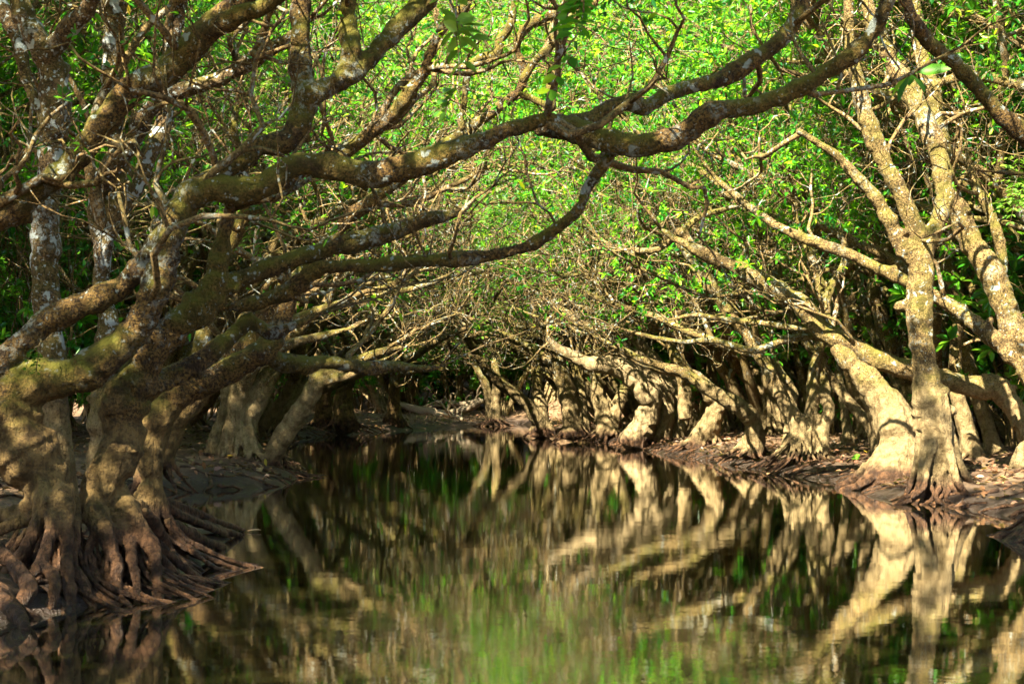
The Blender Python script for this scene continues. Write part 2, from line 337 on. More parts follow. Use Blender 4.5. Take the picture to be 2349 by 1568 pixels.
# ------------------------------------------------------------------ prototypes of the grove's trees
CFG_ARCH = dict(last=4, wig=(.16, .26, .36, .42, .45), trop=(.03, .04, .04, .05, .05), pull=(1, 0, 0), pw=(.095, .07, .03, 0, 0), kids=(4, 4, 3, 2), leaf=.85, nl=9, lz=3.2, floor=2.7, size=.13, up=.35, t0=.3, lk=1, thinr=.016)
def proto(kind, seed):
    random.seed(seed); T = Tree(); c = dict(CFG_ARCH); c['ph'] = random.uniform(0, 6)
    if kind == 'arch':
        ns = random.choice((2, 3, 3, 4))
        for i in range(ns):
            a = 6.283 * i / ns + random.random(); bx = .16 * math.cos(a); by = .22 * math.sin(a); r = random.uniform(.12, .19)
            lean = random.uniform(.25, .75); d = (lean, random.uniform(-.35, .35), 1)
            T.flutes(T.limb, (bx * 1.7, by * 1.7, 0), (bx + .45 * lean, by, 1.1), r * 1.15, r * 2.4 + .28, 7, r * .46)
            T.grow((bx, by, -.1), d, r, random.uniform(4.6, 6.2), 0, c)
    elif kind == 'tall':
        c.update(lz=2.2, size=.145, pw=(.03, .02, 0, 0, 0), trop=(.08, .06, .06, .06, .05), t0=.4, kids=(6, 4, 4, 4), leaf=.9, nl=10)
        for i in range(random.choice((1, 2, 2))):
            bx = .3 * i; r = random.uniform(.10, .15)
            T.flutes(T.limb, (bx, 0, 0), (bx, 0, .9), r * 1.1, r * 2.2 + .22, 7, r * .42)
            T.grow((bx, 0, -.1), (random.uniform(-.1, .45), random.uniform(-.25, .25), 1), r, random.uniform(5.5, 7.2), 0, c)
    elif kind == 'lean':
        c.update(lz=2.2, size=.14, pw=(.02, .03, 0, 0, 0), trop=(.02, .06, .06, .05, .05), wig=(.10, .22, .34, .42, .45), t0=.45, kids=(5, 4, 4, 3), leaf=.85)
        for i in range(random.choice((2, 3, 3))):
            bx = .35 * i; by = random.uniform(-.5, .5); r = random.uniform(.10, .145); ln = random.uniform(.35, .8)
            T.flutes(T.limb, (bx, by, 0), (bx + .4 * ln, by, .9), r * 1.1, r * 2.2 + .22, 7, r * .42)
            T.grow((bx, by, -.1), (ln, random.uniform(-.25, .25), 1), r, random.uniform(6, 8), 0, c)
    elif kind == 'far':
        c.update(pw=(.02, 0, 0, 0, 0), trop=(.08, .05, .04, .03, .0), kids=(6, 5, 4, 3), leaf=.95, nl=8, size=.17, t0=.2)
        T.grow((0, 0, -.2), (.1, 0, 1), .16, 6.5, 0, c)
    elif kind == 'shrub':
        c.update(last=3, lz=-5, floor=.5, pw=(0,) * 5, trop=(.1, .05, .1, .1, .1), wig=(.15, .2, .25, .3, .3), kids=(5, 4, 3, 3), leaf=1, nl=13, size=.17, t0=.25, thinr=.9)
        for i in range(5): T.grow((random.gauss(0, .15), random.gauss(0, .15), -.1), (random.gauss(0, .35), random.gauss(0, .35), 1), .03, random.uniform(1.6, 3.0), 0, c)
    return T
PROTO = {}
def make_proto(key, kind, seed):
    T = proto(kind, seed); bk = BARK_F
    PROTO[key] = (T.limb.mesh('trunk', .07) if len(T.limb) else None, T.thin.mesh('branches', .08), T.leafmesh('crown'))
    print(key, len(T.limb), len(T.thin), len(T.lp))
for k in range(5): make_proto(('arch', k), 'arch', 100 + k)
for k in range(4): make_proto(('tall', k), 'tall', 200 + k)
for k in range(4): make_proto(('lean', k), 'lean', 250 + k)
for k in range(2): make_proto(('far', k), 'far', 300 + k)
for k in range(3): make_proto(('shrub', k), 'shrub', 400 + k)
random.seed(21)
def plant(key, x, y, yaw, sc, label, group, bk=None, dz=-.03, name='mangrove_tree', cat='mangrove tree'):
    t = empty(name, (x, y, gz(x, y) + dz), yaw); t.scale = (sc, sc, sc * random.uniform(.92, 1.1)); tag(t, label, cat, group)
    a, b, c_ = PROTO[key]
    for nm, me, m in (('trunk', a, bk or BARK_F), ('branches', b, BARK_T), ('crown', c_, LEAF)):
        if me is None: continue
        if nm == 'crown' and key[0] == 'shrub': m = LEAF_B
        if len(me.materials) == 0:
            me.materials.append(m); me.polygons.foreach_set('use_smooth', np.ones(len(me.polygons), bool))
        o = bpy.data.objects.new(nm, me); COL.objects.link(o); o.parent = t
    return t
G_L = 'mangroves arching in from the left bank'; G_R = 'mangroves arching in from the right bank'
def nth(k):
    T_ = ('nearest', 'second', 'third', 'fourth', 'fifth', 'sixth', 'seventh', 'eighth', 'ninth', 'tenth', 'eleventh', 'twelfth', 'thirteenth', 'fourteenth', 'fifteenth', 'sixteenth', 'seventeenth', 'eighteenth', 'nineteenth')
    return T_[k] if k < 19 else ('twentieth', 'twenty first', 'twenty second', 'twenty third', 'twenty fourth', 'twenty fifth', 'twenty sixth', 'twenty seventh', 'twenty eighth', 'twenty ninth', 'thirtieth', 'thirty first', 'thirty second', 'thirty third', 'thirty fourth')[k - 19] if k < 34 else 'later' + ('', ' first', ' second', ' third', ' fourth', ' fifth', ' sixth', ' seventh', ' eighth', ' ninth', ' tenth', ' eleventh', ' twelfth', ' thirteenth', ' fourteenth', ' fifteenth')[k - 19]
def bank_row(side, D0, D1, step, off, kinds, label, group, sc=(.9, 1.15), jitter=.8, yawj=.5, skip=None):
    D = D0; k_ = 0
    while D < D1:
        d = D + random.uniform(-.4, .4) * step; o = off + random.uniform(-jitter, jitter)
        x = (np.interp(d, XL[:, 0], XL[:, 1]) - o) if side < 0 else (np.interp(d, XR[:, 0], XR[:, 1]) + o)
        if skip and skip[0] < d < skip[1]: D += step; continue
        k = random.choice(kinds); yaw = (0 if side < 0 else math.pi) + random.gauss(0, yawj)
        plant(k, x, d, yaw, random.uniform(*sc), nth(k_) + ' ' + label, group); D += step; k_ += 1
AR = [('arch', k) for k in range(5)]; TA = [('tall', k) for k in range(4)]; FA = [('far', k) for k in range(2)]; LE = [('lean', k) for k in range(4)]
bank_row(-1, 49, 57, 4.2, .9, AR, 'fluted grey mangrove along the water edge of the left bank, counting upstream', G_L)
bank_row(-1, 32, 66, 5.0, 3.6, AR + LE, 'mangrove in the second row of the left bank, counting upstream', G_L, sc=(1, 1.25))
bank_row(-1, 18, 70, 4.8, 7.0, TA, 'taller mangrove in the third row of the left bank, counting upstream', G_L, sc=(1.15, 1.4))
bank_row(-1, 18, 80, 5.0, 11.0, TA, 'shaded mangrove in the rearmost row of the left bank, counting upstream', G_L, sc=(1.3, 1.6))
bank_row(1, 58, 64, 4.2, 1.5, AR, 'small waterside mangrove of the right bank past the fused pair, counting upstream', G_R, sc=(.7, .9))
bank_row(1, 27, 46, 3.0, 5.4, LE, 'slanting pale mangrove just behind the waterside trees of the right bank', G_R, sc=(.95, 1.15), skip=(37, 43.5))
bank_row(1, 31, 50, 1.9, 3.1, TA, 'slim upright stem close behind the waterside trees of the right bank, counting upstream', G_R, sc=(.62, .85), jitter=1.0, yawj=1.2, skip=(35.5, 47))
bank_row(1, 46, 66, 4.0, 3.4, AR + TA[:2], 'sunlit mangrove in the second row of the far right bank', G_R, sc=(.95, 1.15), yawj=.8)
bank_row(1, 24, 72, 3.6, 6.6, TA + LE, 'upright mangrove in the third row of the right bank, counting upstream', G_R, sc=(1.1, 1.35))
bank_row(1, 22, 80, 4.5, 10.5, TA, 'tall mangrove in the rearmost row of the right bank, counting upstream', G_R, sc=(1.3, 1.55))
G_F = 'trees of the grove closing the far end of the river'
for yy, sc, st in ((84, 1.1, 3.0), (88.5, 1.35, 3.2), (94, 1.6, 3.8), (102, 1.9, 4.6), (114, 2.3, 6.0), (130, 2.8, 8.0)):
    xx = -yy * .16 - 2; k_ = 0; row_ = {84: 'front', 88.5: 'second', 94: 'third', 102: 'fourth', 114: 'fifth', 130: 'last'}[yy]
    while xx < yy * .27:
        key = random.choice(TA + AR if yy < 95 else TA + FA)
        plant(key, xx + random.uniform(-1, 1), yy + random.uniform(-1.5, 1.5), random.uniform(0, 6.28), sc * random.uniform(.9, 1.15),
              ('%s tree from the left in the %s row of the grove closing the river' % (nth(k_).replace('nearest', 'first'), row_)), G_F)
        xx += st; k_ += 1

# ------------------------------------------------------------------ traced trees: u,v,width in photo units, then depth D0>D1
def L(s, D0, D1=None, k=4, wob=.0):
    A = np.array([[float(q) for q in p.split(',')] for p in s.split()]); n = len(A); D = np.linspace(D0, D1 or D0, n)
    P = np.array([[*at(a[0], a[1], d), a[2] * .5 * d / FPX] for a, d in zip(A, D)])
    P = catmull(P, k); m = len(P); ww = np.interp(np.arange(m), np.arange(0, m + 3, 2.7), rng.standard_normal(len(np.arange(0, m + 3, 2.7)))); P[:, 3] *= 1 + (.09 if (D0 < 28) else .03) * ww; P[:, 1] += np.cumsum(rng.standard_normal(m)) * .012; P[:, :3] += rng.standard_normal((m, 3)) * (P[:, 3:] * .06); return P
CFG_H = dict(last=4, wig=(.2, .28, .36, .42, .45), trop=(.02, .06, .06, .05, .05), kids=(4, 4, 4, 3), leaf=.5, nl=6, size=.075, up=.5, t0=.2, thinr=.013)
def taper_in(Ls):
    for P in Ls:
        k = max(3, len(P) // 5); P[:k, 3] *= np.linspace(.35, 1, k)
    return Ls
def hero(name, label, base, limbs, bark_m, voxel=.022, disp=.02, roots=(), side=.5, cfgk=None, ext=(), fine=(), group=None, lvl=2, cat='mangrove tree', seed=1, big=0):
    random.seed(seed)
    T = Tree(); F = Tubes(); c = dict(CFG_H); c.update(cfgk or {})
    for kw in roots: T.flutes(T.thick, **kw)
    for kw in fine: T.flutes(F, **kw)
    for P in limbs:
        for q_ in range(int(np.linalg.norm(P[-1, :3] - P[0, :3]) * 1.1)):      # knots and broken stubs
            i = random.randint(2, len(P) - 3)
            if P[i, 2] < .9 or P[i, 3] < .035 or P[i, 1] > 28: continue
            q = norm(rvec() + Z * .4); rs = P[i, 3] * random.uniform(.3, .55); ln = P[i, 3] * random.uniform(1.05, 1.9)
            T.thick.add(np.array([(*(P[i, :3] + q * ln * t), rs * (1.25 - .45 * t)) for t in np.linspace(0, 1, 4)]), 8)
        n = len(P)
        for i in range(n // 4, n - 1):
            seg = np.linalg.norm(P[i + 1, :3] - P[i, :3])
            if P[i, 2] > 1.4 and random.random() < side * seg:
                d = norm(P[i + 1, :3] - P[i, :3]); q = rvec() + Z * .7; q = norm(q - d * np.dot(q, d)); r = min(P[i, 3] * random.uniform(.22, .5), .035)
                T.grow(P[i, :3], d * .5 + q, r, r * random.uniform(38, 60), lvl, c)
    if big:
        cb = dict(c); cb.update(kids=(4, 4, 4, 3))
        for P in limbs:
            n = len(P); a = next((i for i in range(n) if P[i, 2] > 2.2), n)
            for _ in range(int(round(big * np.linalg.norm(P[-1, :3] - P[min(a, n - 1), :3])))):
                if a >= n - 2: break
                i = random.randint(a, n - 2); d = norm(P[i + 1, :3] - P[i, :3]); q = rvec() + Z * 1.1 + d; q = norm(q); r = P[i, 3] * random.uniform(.5, .75)
                T.grow(P[i, :3], norm(d * .6 + q), r, min(r * 38, 3.6), 1, cb)
    ends = [id(e[0]) for e in ext]
    for P in limbs:
        if id(P) not in ends and P[-1, 2] > 1.5 and P[-1, 3] < .16 and P[-1, 2] > P[0, 2] - 1.5:
            k = max(3, len(P) // 6); d = norm(P[-1, :3] - P[-3, :3]); P[-k:, 3] *= np.linspace(1, .5, k)
            T.grow(P[-1, :3] - d * .03, d, P[-1, 3] * .95, 1.5, 2, c); T.grow(P[-2, :3], norm(d + rvec() * .6 + Z * .3), P[-1, 3] * .7, 1.1, 2, c)
    for (P, r, Ln, lv) in ext:
        d = norm(P[-1, :3] - P[-3, :3]); T.grow(P[-1, :3] - d * .05, d, r or P[-1, 3] * .95, Ln, lv, c)
    for P in limbs: T.thick.add(P, 10)
    root = empty(name, base); tag(root, label, cat, group)
    def sh(me):
        me.transform(Matrix.Translation(-Vector(base))); return me
    link('trunk', sh(skin(T.thick, 'trunk', voxel, disp)), bark_m, root)
    if len(T.limb):
        for kk, v in T.limb.d.items():
            for l_ in v: T.thin.add(l_, kk[1])
    if len(T.thin): link('branches', sh(T.thin.mesh('branches', .08)), BARK_T, root)
    if len(T.lp): link('crown', sh(T.leafmesh('crown', .42)), LEAF, root)
    if len(F): link('roots', sh(F.mesh('roots', .12)), bark_m, root)
    print(name, len(T.thin), len(T.lp)); return root


SH = [('shrub', k) for k in range(3)]
for side, a, b, off, st, sc in ((1, 26, 74, 5.0, 1.9, (.8, 1.5)), (1, 28, 76, 8.5, 2.4, (1.2, 2.2)), (-1, 22, 76, 6.0, 2.2, (.8, 1.6)), (-1, 24, 78, 9.5, 2.8, (1.3, 2.3))):
    D = a
    while D < b:
        o = off + random.uniform(-1.3, 1.3); x = (np.interp(D, XL[:, 0], XL[:, 1]) - o) if side < 0 else (np.interp(D, XR[:, 0], XR[:, 1]) + o)
        plant(random.choice(SH), x, D, random.uniform(0, 6.28), random.uniform(*sc), '%s glossy shrub %s the trunks of the %s grove, counting upstream' % (nth(int((D - a) / st + .5)), 'between' if off < 7 else 'behind', 'left' if side < 0 else 'right'),
              'shrubs under the %s grove' % ('left' if side < 0 else 'right'), name='broadleaf_shrub', cat='shrub'); D += st
for k in range(34):
    plant(random.choice(SH), -15 + k, random.uniform(83.5, 89), random.uniform(0, 6.28), random.uniform(1.2, 2.2), '%s leafy shrub from the left along the far end of the river' % nth(k).replace('nearest', 'first'), 'shrubs at the far end of the river', name='broadleaf_shrub', cat='shrub')
for x_, y_, sc_, k_ in ((-5.6, 7.6, 1.6, 2), (-8.2, 7.5, 1.15, 1), (-8.4, -1, 1.2, 0), (-7.2, 4.2, 1.3, 3)):  # out-of-frame trees added so their crowns shade the left foreground
    plant(('tall', k_), x_, y_, (math.pi if sc_ < 1.5 else 0) + random.uniform(-.4, .4), sc_, 'mangrove added on the near left bank to shade the left foreground', 'added shade mangroves of the near left bank')
# ---- left foreground
A0 = L('118,1160,90 108,1125,115 62,1045,150 18,975,125 30,915,108 83,873,105 170,865,85 234,828,80 300,768,76 338,720,74 362,665,68 378,620,64 394,556,62 408,500,66 440,445,76 500,433,68 570,440,64 630,412,60 690,378,58 760,386,64 830,402,66 917,396,60 1018,363,62 1118,328,56 1210,296,56 1268,284,62', 12.4, 12.6)
A1 = L('1230,290,40 1295,290,52 1351,277,44 1402,242,40 1445,234,44 1475,247,42 1512,230,38 1568,203,38 1620,192,36 1665,177,36 1715,144,38 1782,100,34 1815,60,34 1842,10,32 1850,-50,30', 12.6, 13.6)
A2 = L('1240,285,50 1300,292,58 1351,308,54 1418,328,58 1485,330,54 1560,308,54 1598,282,54 1648,250,50 1732,237,46 1799,214,46 1865,180,44 1932,142,42 1972,110,40 2009,67,38 2032,20,38 2055,-40,34', 12.6, 12.0)
A3 = L('16,960,100 -40,905,90 -30,860,70 10,826,60 50,790,58 100,743,58 150,716,60 217,688,60 284,650,60 327,612,58 350,580,58 375,535,58 396,500,50', 12.4, 12.5)
A4 = L('405,505,56 440,452,58 480,410,52 545,370,52 584,336,56 650,318,60 684,267,60 694,205,60 688,150,54 684,83,46 684,20,48 690,-60,46', 12.5, 13.0)
A5 = L('694,225,46 734,207,50 780,186,48 817,165,46 855,125,42 884,93,40 934,43,48 978,3,48 1015,-50,40', 12.8, 13.4)
A6 = L('770,192,40 800,150,46 806,110,50 798,50,42 800,-60,42', 12.9, 13.2)
A7 = L('1408,336,34 1398,360,28 1375,392,28 1348,430,28 1335,467,28 1308,500,28 1268,530,30 1210,566,30 1150,578,26 1084,590,32 980,598,30 880,606,30 784,611,32 734,616,34 694,640,38 655,668,40 600,688,40 548,700,42 515,703,44', 12.7, 13.2)
RA = [L(q, a_, b_) for q, a_, b_ in (
 ('83,1100,70 110,1145,48 123,1196,44 112,1232,36 100,1279,32 83,1310,28 50,1365,24 20,1420,22', 12.3, 11.6), ('90,1120,60 93,1155,44 83,1212,40 62,1250,34 30,1290,30 -10,1330,26', 12.3, 12),
 ('110,1120,60 60,1165,36 20,1180,32 -30,1195,30 -80,1225,28', 12.4, 12.6), ('100,1130,50 67,1186,34 20,1203,30 -40,1235,28', 12.4, 12.3), ('140,1110,60 146,1145,46 149,1212,40 150,1279,34 156,1350,30 165,1420,24', 12.3, 11.7),
 ('160,1110,50 168,1160,34 172,1230,30 166,1290,28 187,1335,28 207,1385,24 215,1430,20', 12.4, 11.8), ('-60,1230,50 0,1272,42 40,1312,44 62,1346,40 40,1390,36 10,1430,30', 11.9, 11.2),
 ('-80,1300,50 -20,1350,44 30,1400,40 60,1440,30', 11.4, 10.8), ('100,1290,24 130,1330,26 120,1380,24 90,1425,22', 11.9, 11.5))]
RB = [L(q, a_, b_) for q, a_, b_ in (
 ('210,1140,90 222,1180,64 236,1216,48 254,1254,38 267,1294,32 262,1340,26 280,1390,22', 12.7, 12.1), ('270,1120,90 288,1165,66 317,1212,48 348,1258,38 358,1312,32 361,1362,28 366,1405,24', 12.9, 12.3),
 ('260,1170,60 287,1219,40 300,1260,32 308,1300,28 317,1346,26 322,1400,22', 12.8, 12.2), ('225,1180,50 216,1229,30 200,1279,28 214,1329,26 196,1370,22 190,1410,20', 12.6, 12),
 ('280,1190,50 262,1240,30 240,1300,28 250,1350,26 240,1400,22', 12.7, 12.1), ('340,1230,40 400,1280,26 430,1310,22 462,1333,18', 13.1, 13.5), ('345,1260,34 400,1310,24 450,1346,18', 12.8, 13.1))]
RC = [L(q, a_, b_) for q, a_, b_ in (
 ('320,1120,50 360,1165,28 420,1186,26 480,1206,22 552,1229,16', 14.8, 17.7), ('315,1130,60 355,1185,30 410,1210,28 470,1238,24 515,1256,18', 14.6, 16.4), ('320,1150,50 360,1200,30 410,1232,26 450,1258,22 485,1272,16', 14.4, 15.7),
 ('330,1110,50 380,1150,28 440,1172,22 500,1195,18 560,1215,14', 15, 18.3), ('330,1170,44 370,1230,28 410,1262,24 440,1285,18', 14.1, 15.1), ('350,1130,40 400,1175,24 460,1200,20 520,1228,16', 14.8, 17.3))]
def xy(u, D): return (u - CX) * D / FPX
bx = xy(165, 12.4)
hero('mangrove_tree', 'big leaning left edge mangrove whose mossy limb spans the river to the upper right', (bx, 12.4, 0), [A0, A1, A2, A3, A4, A5, A6, A7] + taper_in(RA), BARK_L, .016, .022,
     fine=[dict(base=(bx, 12.3, .1), top=(bx - .1, 12.5, .62), rt=.2, rb=1.0, n=30, th=.03, zend=-.2, tw=.3), dict(base=(bx - .4, 12.3, .05), top=(bx - .25, 12.5, .55), rt=.3, rb=1.4, n=30, th=.04, zend=-.15), dict(base=(bx + .1, 12.2, .0), top=(bx, 12.4, .42), rt=.3, rb=.8, n=30, th=.022, zend=-.15, tw=-.3)],
     ext=[(A1, None, 2.2, 1), (A2, None, 2.2, 1), (A4, None, 2.0, 1), (A5, None, 2, 1), (A6, None, 2, 1)], side=.55, seed=3)
B0 = L('240,1200,70 224,1150,95 240,1090,98 270,1050,100 283,1000,95 268,945,95 290,905,108 320,862,88 350,808,82 384,764,74 434,728,78 470,694,84 492,640,56 507,573,50 520,525,50 535,470,46', 12.8, 12.9)
B1 = L('485,690,60 521,656,52 567,634,46 634,608,46 701,583,44 784,560,48 851,543,46 920,524,42 965,505,34 1000,497,30 1050,490,18 1085,487,14', 12.9, 13.4)
B2 = L('300,905,80 345,888,62 400,863,54 450,836,50 484,813,48 517,784,44 551,754,42 575,735,44 625,765,36 680,745,26 740,720,20', 13, 13.6)
B3 = L('222,1150,90 262,1220,70 290,1275,62 330,1290,50 352,1340,44 360,1400,36', 12.7, 12.5)
B4 = L('225,1170,80 215,1230,56 250,1290,46 275,1340,40 290,1400,34', 12.6, 12.4)
B5 = L('352,808,60 366,770,48 372,700,40', 12.9, 12.9)
bx2 = xy(255, 12.8)
hero('mangrove_tree', 'knobbly mangrove with a pale lit elbow in its trunk beside the left edge tree', (bx2, 12.8, 0), [B0, B1, B2] + taper_in(RB), BARK_L, .015, .022,
     fine=[dict(base=(bx2 + .1, 12.8, .1), top=(bx2 + .1, 12.8, .55), rt=.16, rb=1.0, n=34, th=.026, zend=-.15, tw=.2), dict(base=(bx2 + .2, 12.7, .0), top=(bx2 + .1, 12.9, .4), rt=.2, rb=.85, n=30, th=.02, zend=-.15, tw=-.2)],
     side=.5, seed=4)
C0 = L('345,1170,60 348,1100,58 345,1040,64 350,985,68 370,940,70 400,908,70 434,888,66 500,866,62 567,826,60 612,798,64 634,758,48 655,715,40 668,672,36 660,620,26', 14.6, 14.9)
C1 = L('605,806,50 640,828,46 700,838,40 740,830,34 800,838,34 850,845,34 890,838,26 930,842,18 985,846,14 1020,838,10', 14.9, 16.0)
C2 = L('300,950,60 350,915,50 400,880,42 450,850,40 500,805,34', 14.4, 14.6)
cx = xy(345, 14.6)
hero('mangrove_tree', 'slender mangrove bending low to the right, just behind the two left edge trunks', (cx, 14.6, 0), [C0, C1] + taper_in(RC), BARK_L, .018, .02,
     roots=[dict(base=(cx, 14.6, .12), top=(cx, 14.6, .8), rt=.13, rb=.7, n=9, th=.05, zend=-.2)],
     fine=[dict(base=(cx + .25, 14.8, .08), top=(cx + .05, 14.6, .45), rt=.2, rb=.8, n=20, th=.03, zend=-.12)], side=.7, seed=5, big=.35)
D0 = L('-60,520,70 0,494,64 67,444,64 134,400,60 184,344,60 234,284,62 300,210,64 384,160,62 451,93,64 501,40,60 541,8,54 600,-50,50', 13.6, 13.4)
D1 = L('440,100,50 480,75,48 517,57,44 567,33,40 617,17,38 670,-40,34', 13.5, 13.2)
T1 = L('140,1180,90 135,1050,72 128,900,66 118,800,64 104,700,66 98,600,74 100,500,70 107,400,62 115,300,74 118,200,72 105,135,64 70,70,54 40,10,50 30,-60,46', 15.4, 15.2)
T1b = L('105,135,50 150,72,46 200,22,42 232,-40,38', 15.3, 15)
T1c = L('125,330,50 98,260,34 62,190,30 45,110,34 5,20,36 -20,-40,30', 15.4, 15.8)
tx = xy(140, 15.4)
hero('mangrove_tree', 'upright mangrove blotched with white lichen standing near the left edge of the photo', (tx, 15.4, 0), [T1, T1b, T1c], BARK_W, .02, .018,
     roots=[dict(base=(tx, 15.4, .2), top=(tx, 15.4, 1.0), rt=.16, rb=.5, n=8, th=.06)], ext=[(T1, None, 2.2, 1), (T1b, None, 2, 1)], side=.4, seed=6)
dx = xy(-150, 13.6)
D00 = L('-150,1200,90 -160,1000,80 -170,800,78 -130,620,74 -60,520,70', 13.6, 13.6)
hero('mangrove_tree', 'mangrove off the left edge sending a straight dark mossy limb up to the top left', (dx, 13.6, 0), [D00, D0, D1], BARK_L, .02, .018,
     roots=[dict(base=(dx, 13.6, .2), top=(dx, 13.6, 1.0), rt=.16, rb=.5, n=8, th=.06)], ext=[(D0, None, 2.2, 1), (D1, None, 2, 1)], side=.4, seed=7)
E0 = L('240,1130,90 238,1000,72 236,900,60 240,820,54 250,740,50 232,660,46 240,570,46 262,500,52 280,430,58 272,350,44 258,270,44 255,180,46 262,100,48 265,0,62 268,-60,60', 17.4, 17.2)
E1 = L('240,575,40 222,500,46 228,440,46 250,384,44 292,345,38 317,300,40 334,258,40 384,218,38 451,198,36 517,174,38 567,147,38 601,125,36 660,90,30 720,40,26', 17.3, 16.6)
E2 = L('262,480,60 300,440,46 322,400,42 345,340,40 370,270,40 380,190,34 392,90,30 410,0,30 420,-60,28', 17.3, 17.6)
ex = xy(240, 17.4)
hero('mangrove_tree', 'crooked mangrove with lichen spotted twin stems behind the diagonal limb at upper left', (ex, 17.4, 0), [E0, E1, E2], BARK_W, .022, .018,
     roots=[dict(base=(ex, 17.4, .2), top=(ex, 17.4, 1.0), rt=.16, rb=.5, n=8, th=.06)], ext=[(E0, None, 2.2, 1), (E2, None, 2, 1)], side=.4, seed=8, big=.2)
G0 = L('335,1090,60 380,960,50 455,820,44 470,700,42 500,600,40 560,500,34 640,430,32 700,385,32 784,347,34 851,300,32 901,258,30 934,215,30 971,160,28 991,108,24 1018,57,24 1058,27,26 1090,-40,24', 20, 19)
G1 = L('540,530,26 570,450,26 560,380,22 540,300,20 548,240,18', 19.6, 19.8)
gx = xy(335, 20)
hero('mangrove_tree', 'thin mangrove rising behind the left limbs to end in a forked top above mid river', (gx, 20, 0), [G0, G1], BARK_L, .024, .018,
     roots=[dict(base=(gx, 20, .1), top=(gx, 20, .9), rt=.14, rb=.5, n=8, th=.05)], ext=[(G0, None, 2.0, 1)], side=.6, seed=9, big=.4)
H0 = L('360,1060,70 430,930,60 560,800,50 640,700,44 720,600,38 800,500,34 880,440,30 960,380,28 1058,307,24 1101,278,24 1151,240,24 1191,208,24 1201,160,22 1186,110,22 1195,77,24 1235,43,28 1285,27,28 1330,5,22 1380,-50,18', 24, 22)
H1 = L('1196,190,18 1228,138,20 1258,112,22 1285,67,22 1318,40,20 1385,0,16 1420,-40,14', 22.3, 22)
H2 = L('1190,215,16 1240,235,18 1268,250,20 1262,200,22 1261,150,22 1258,112,20', 22.4, 22.2)
H3 = L('1060,300,16 1068,200,18 1078,157,20 1101,132,22 1142,124,26 1146,93,24 1168,60,22 1180,10,20 1190,-40,18', 22.6, 22.4)
hx = xy(360, 24)
hero('mangrove_tree', 'mangrove of the left bank with an angular candelabra of branches at top centre', (hx, 24, .1), [H0, H1, H2, H3], BARK_L, .026, .018,
     roots=[dict(base=(hx, 24, .2), top=(hx + .1, 24, 1.0), rt=.18, rb=.6, n=9, th=.06)], ext=[(H0, None, 2.0, 1), (H1, None, 2, 2), (H3, None, 2, 1)], side=.6, seed=10, big=.35)
# ---- left middle distance
def ground_D(v, z=0): return (H - z) * FPX / (v - HV)
S0 = L('520,1075,70 528,1010,52 540,960,48 548,905,48 565,860,44 600,820,34 660,790,26 740,770,20 820,750,16', 30.5, 30)
S1 = L('545,1070,90 560,1000,52 575,950,48 598,900,50 615,862,44 640,800,30 650,740,26 690,690,20', 30.5, 30.5)
S2 = L('620,1060,40 650,1000,48 680,955,46 708,915,46 730,872,44 770,850,34 830,822,24 900,800,18 960,790,12', 30.2, 29.5)
S3 = L('610,1055,34 640,990,30 600,960,30 640,930,26 680,905,22', 30.4, 30.2)
S4 = L('700,900,20 760,872,22 800,862,20 845,842,14 900,815,10', 29.8, 29.2)
S6 = L('650,742,26 700,722,22 745,705,20 784,690,18 837,656,18 867,631,17 884,637,17 911,663,16 934,664,16 984,650,14 1024,633,12 1058,610,9', 30.2, 29)
S7 = L('800,684,16 840,668,14 891,656,14 934,633,12 984,614,9', 29.8, 29.2)
S8 = L('618,800,34 665,770,28 700,742,26 728,712,22 745,680,20 760,650,16 800,625,14 840,600,12', 30.4, 31)
S5 = L('480,1065,40 492,1010,34 510,960,30 520,900,26 500,830,24', 30.8, 31)
sx = xy(555, 30.4)
hero('mangrove_tree', 'stout mangrove cluster on the left mud bank with a pale grey root fan', (sx, 30.4, .2), [S0, S1, S2, S4, S5, S6, S7, S8], BARK_R, .028, .016,
     roots=[dict(base=(sx, 30.4, .22), top=(sx, 30.4, 1.1), rt=.3, rb=.85, n=14, th=.07, zend=-.1), dict(base=(xy(630, 30.3), 30.3, .2), top=(xy(645, 30.3), 30.3, .7), rt=.12, rb=.4, n=6, th=.05)],
     fine=[dict(base=(sx + .2, 30.2, .1), top=(sx + .1, 30.3, .4), rt=.5, rb=1.5, n=34, th=.035, zend=-.15)], side=1.0, cfgk=dict(leaf=.45), seed=12, big=.9)
J0 = L('792,985,64 786,935,48 790,890,42 802,855,36 820,832,30 865,838,26 905,836,22 960,808,20 1018,770,18 1068,750,16 1084,712,15 1118,722,14 1168,680,13 1218,646,11 1268,596,8', 60, 58)
J1 = L('800,860,26 780,820,22 790,780,20 820,752,18 851,741,17 901,753,16 934,737,16 984,753,15 1034,757,14 1118,761,13 1184,736,11 1211,703,9', 60, 58)
J2 = L('810,848,24 760,866,22 720,850,20 680,820,18 640,800,16', 60, 61)
J3 = L('905,836,18 984,836,14 1018,847,13 1028,816,12 1068,766,10', 59.5, 59)
J4 = L('745,985,50 742,940,40 745,900,34 760,870,28 800,840,20', 61, 60)
hero('mangrove_tree', 'dark rooted mangrove beyond the left mud point whose limbs run right toward the centre', (xy(792, 60), 60, .1), [J0, J1, J2, J3, J4], BARK_L, .045, .014,
     roots=[dict(base=(xy(792, 60), 60, .15), top=(xy(788, 60), 60, 1.3), rt=.4, rb=1.3, n=18, th=.07), dict(base=(xy(745, 61), 61, .15), top=(xy(745, 61), 61, 1.2), rt=.3, rb=1.1, n=14, th=.07)],
     side=.6, cfgk=dict(size=.13), seed=60, big=.3)
K0 = L('905,975,60 903,940,34 905,900,28 906,860,26 903,820,28 905,780,24 932,755,20 956,735,16 1000,722,14 1070,718,12', 68, 66)
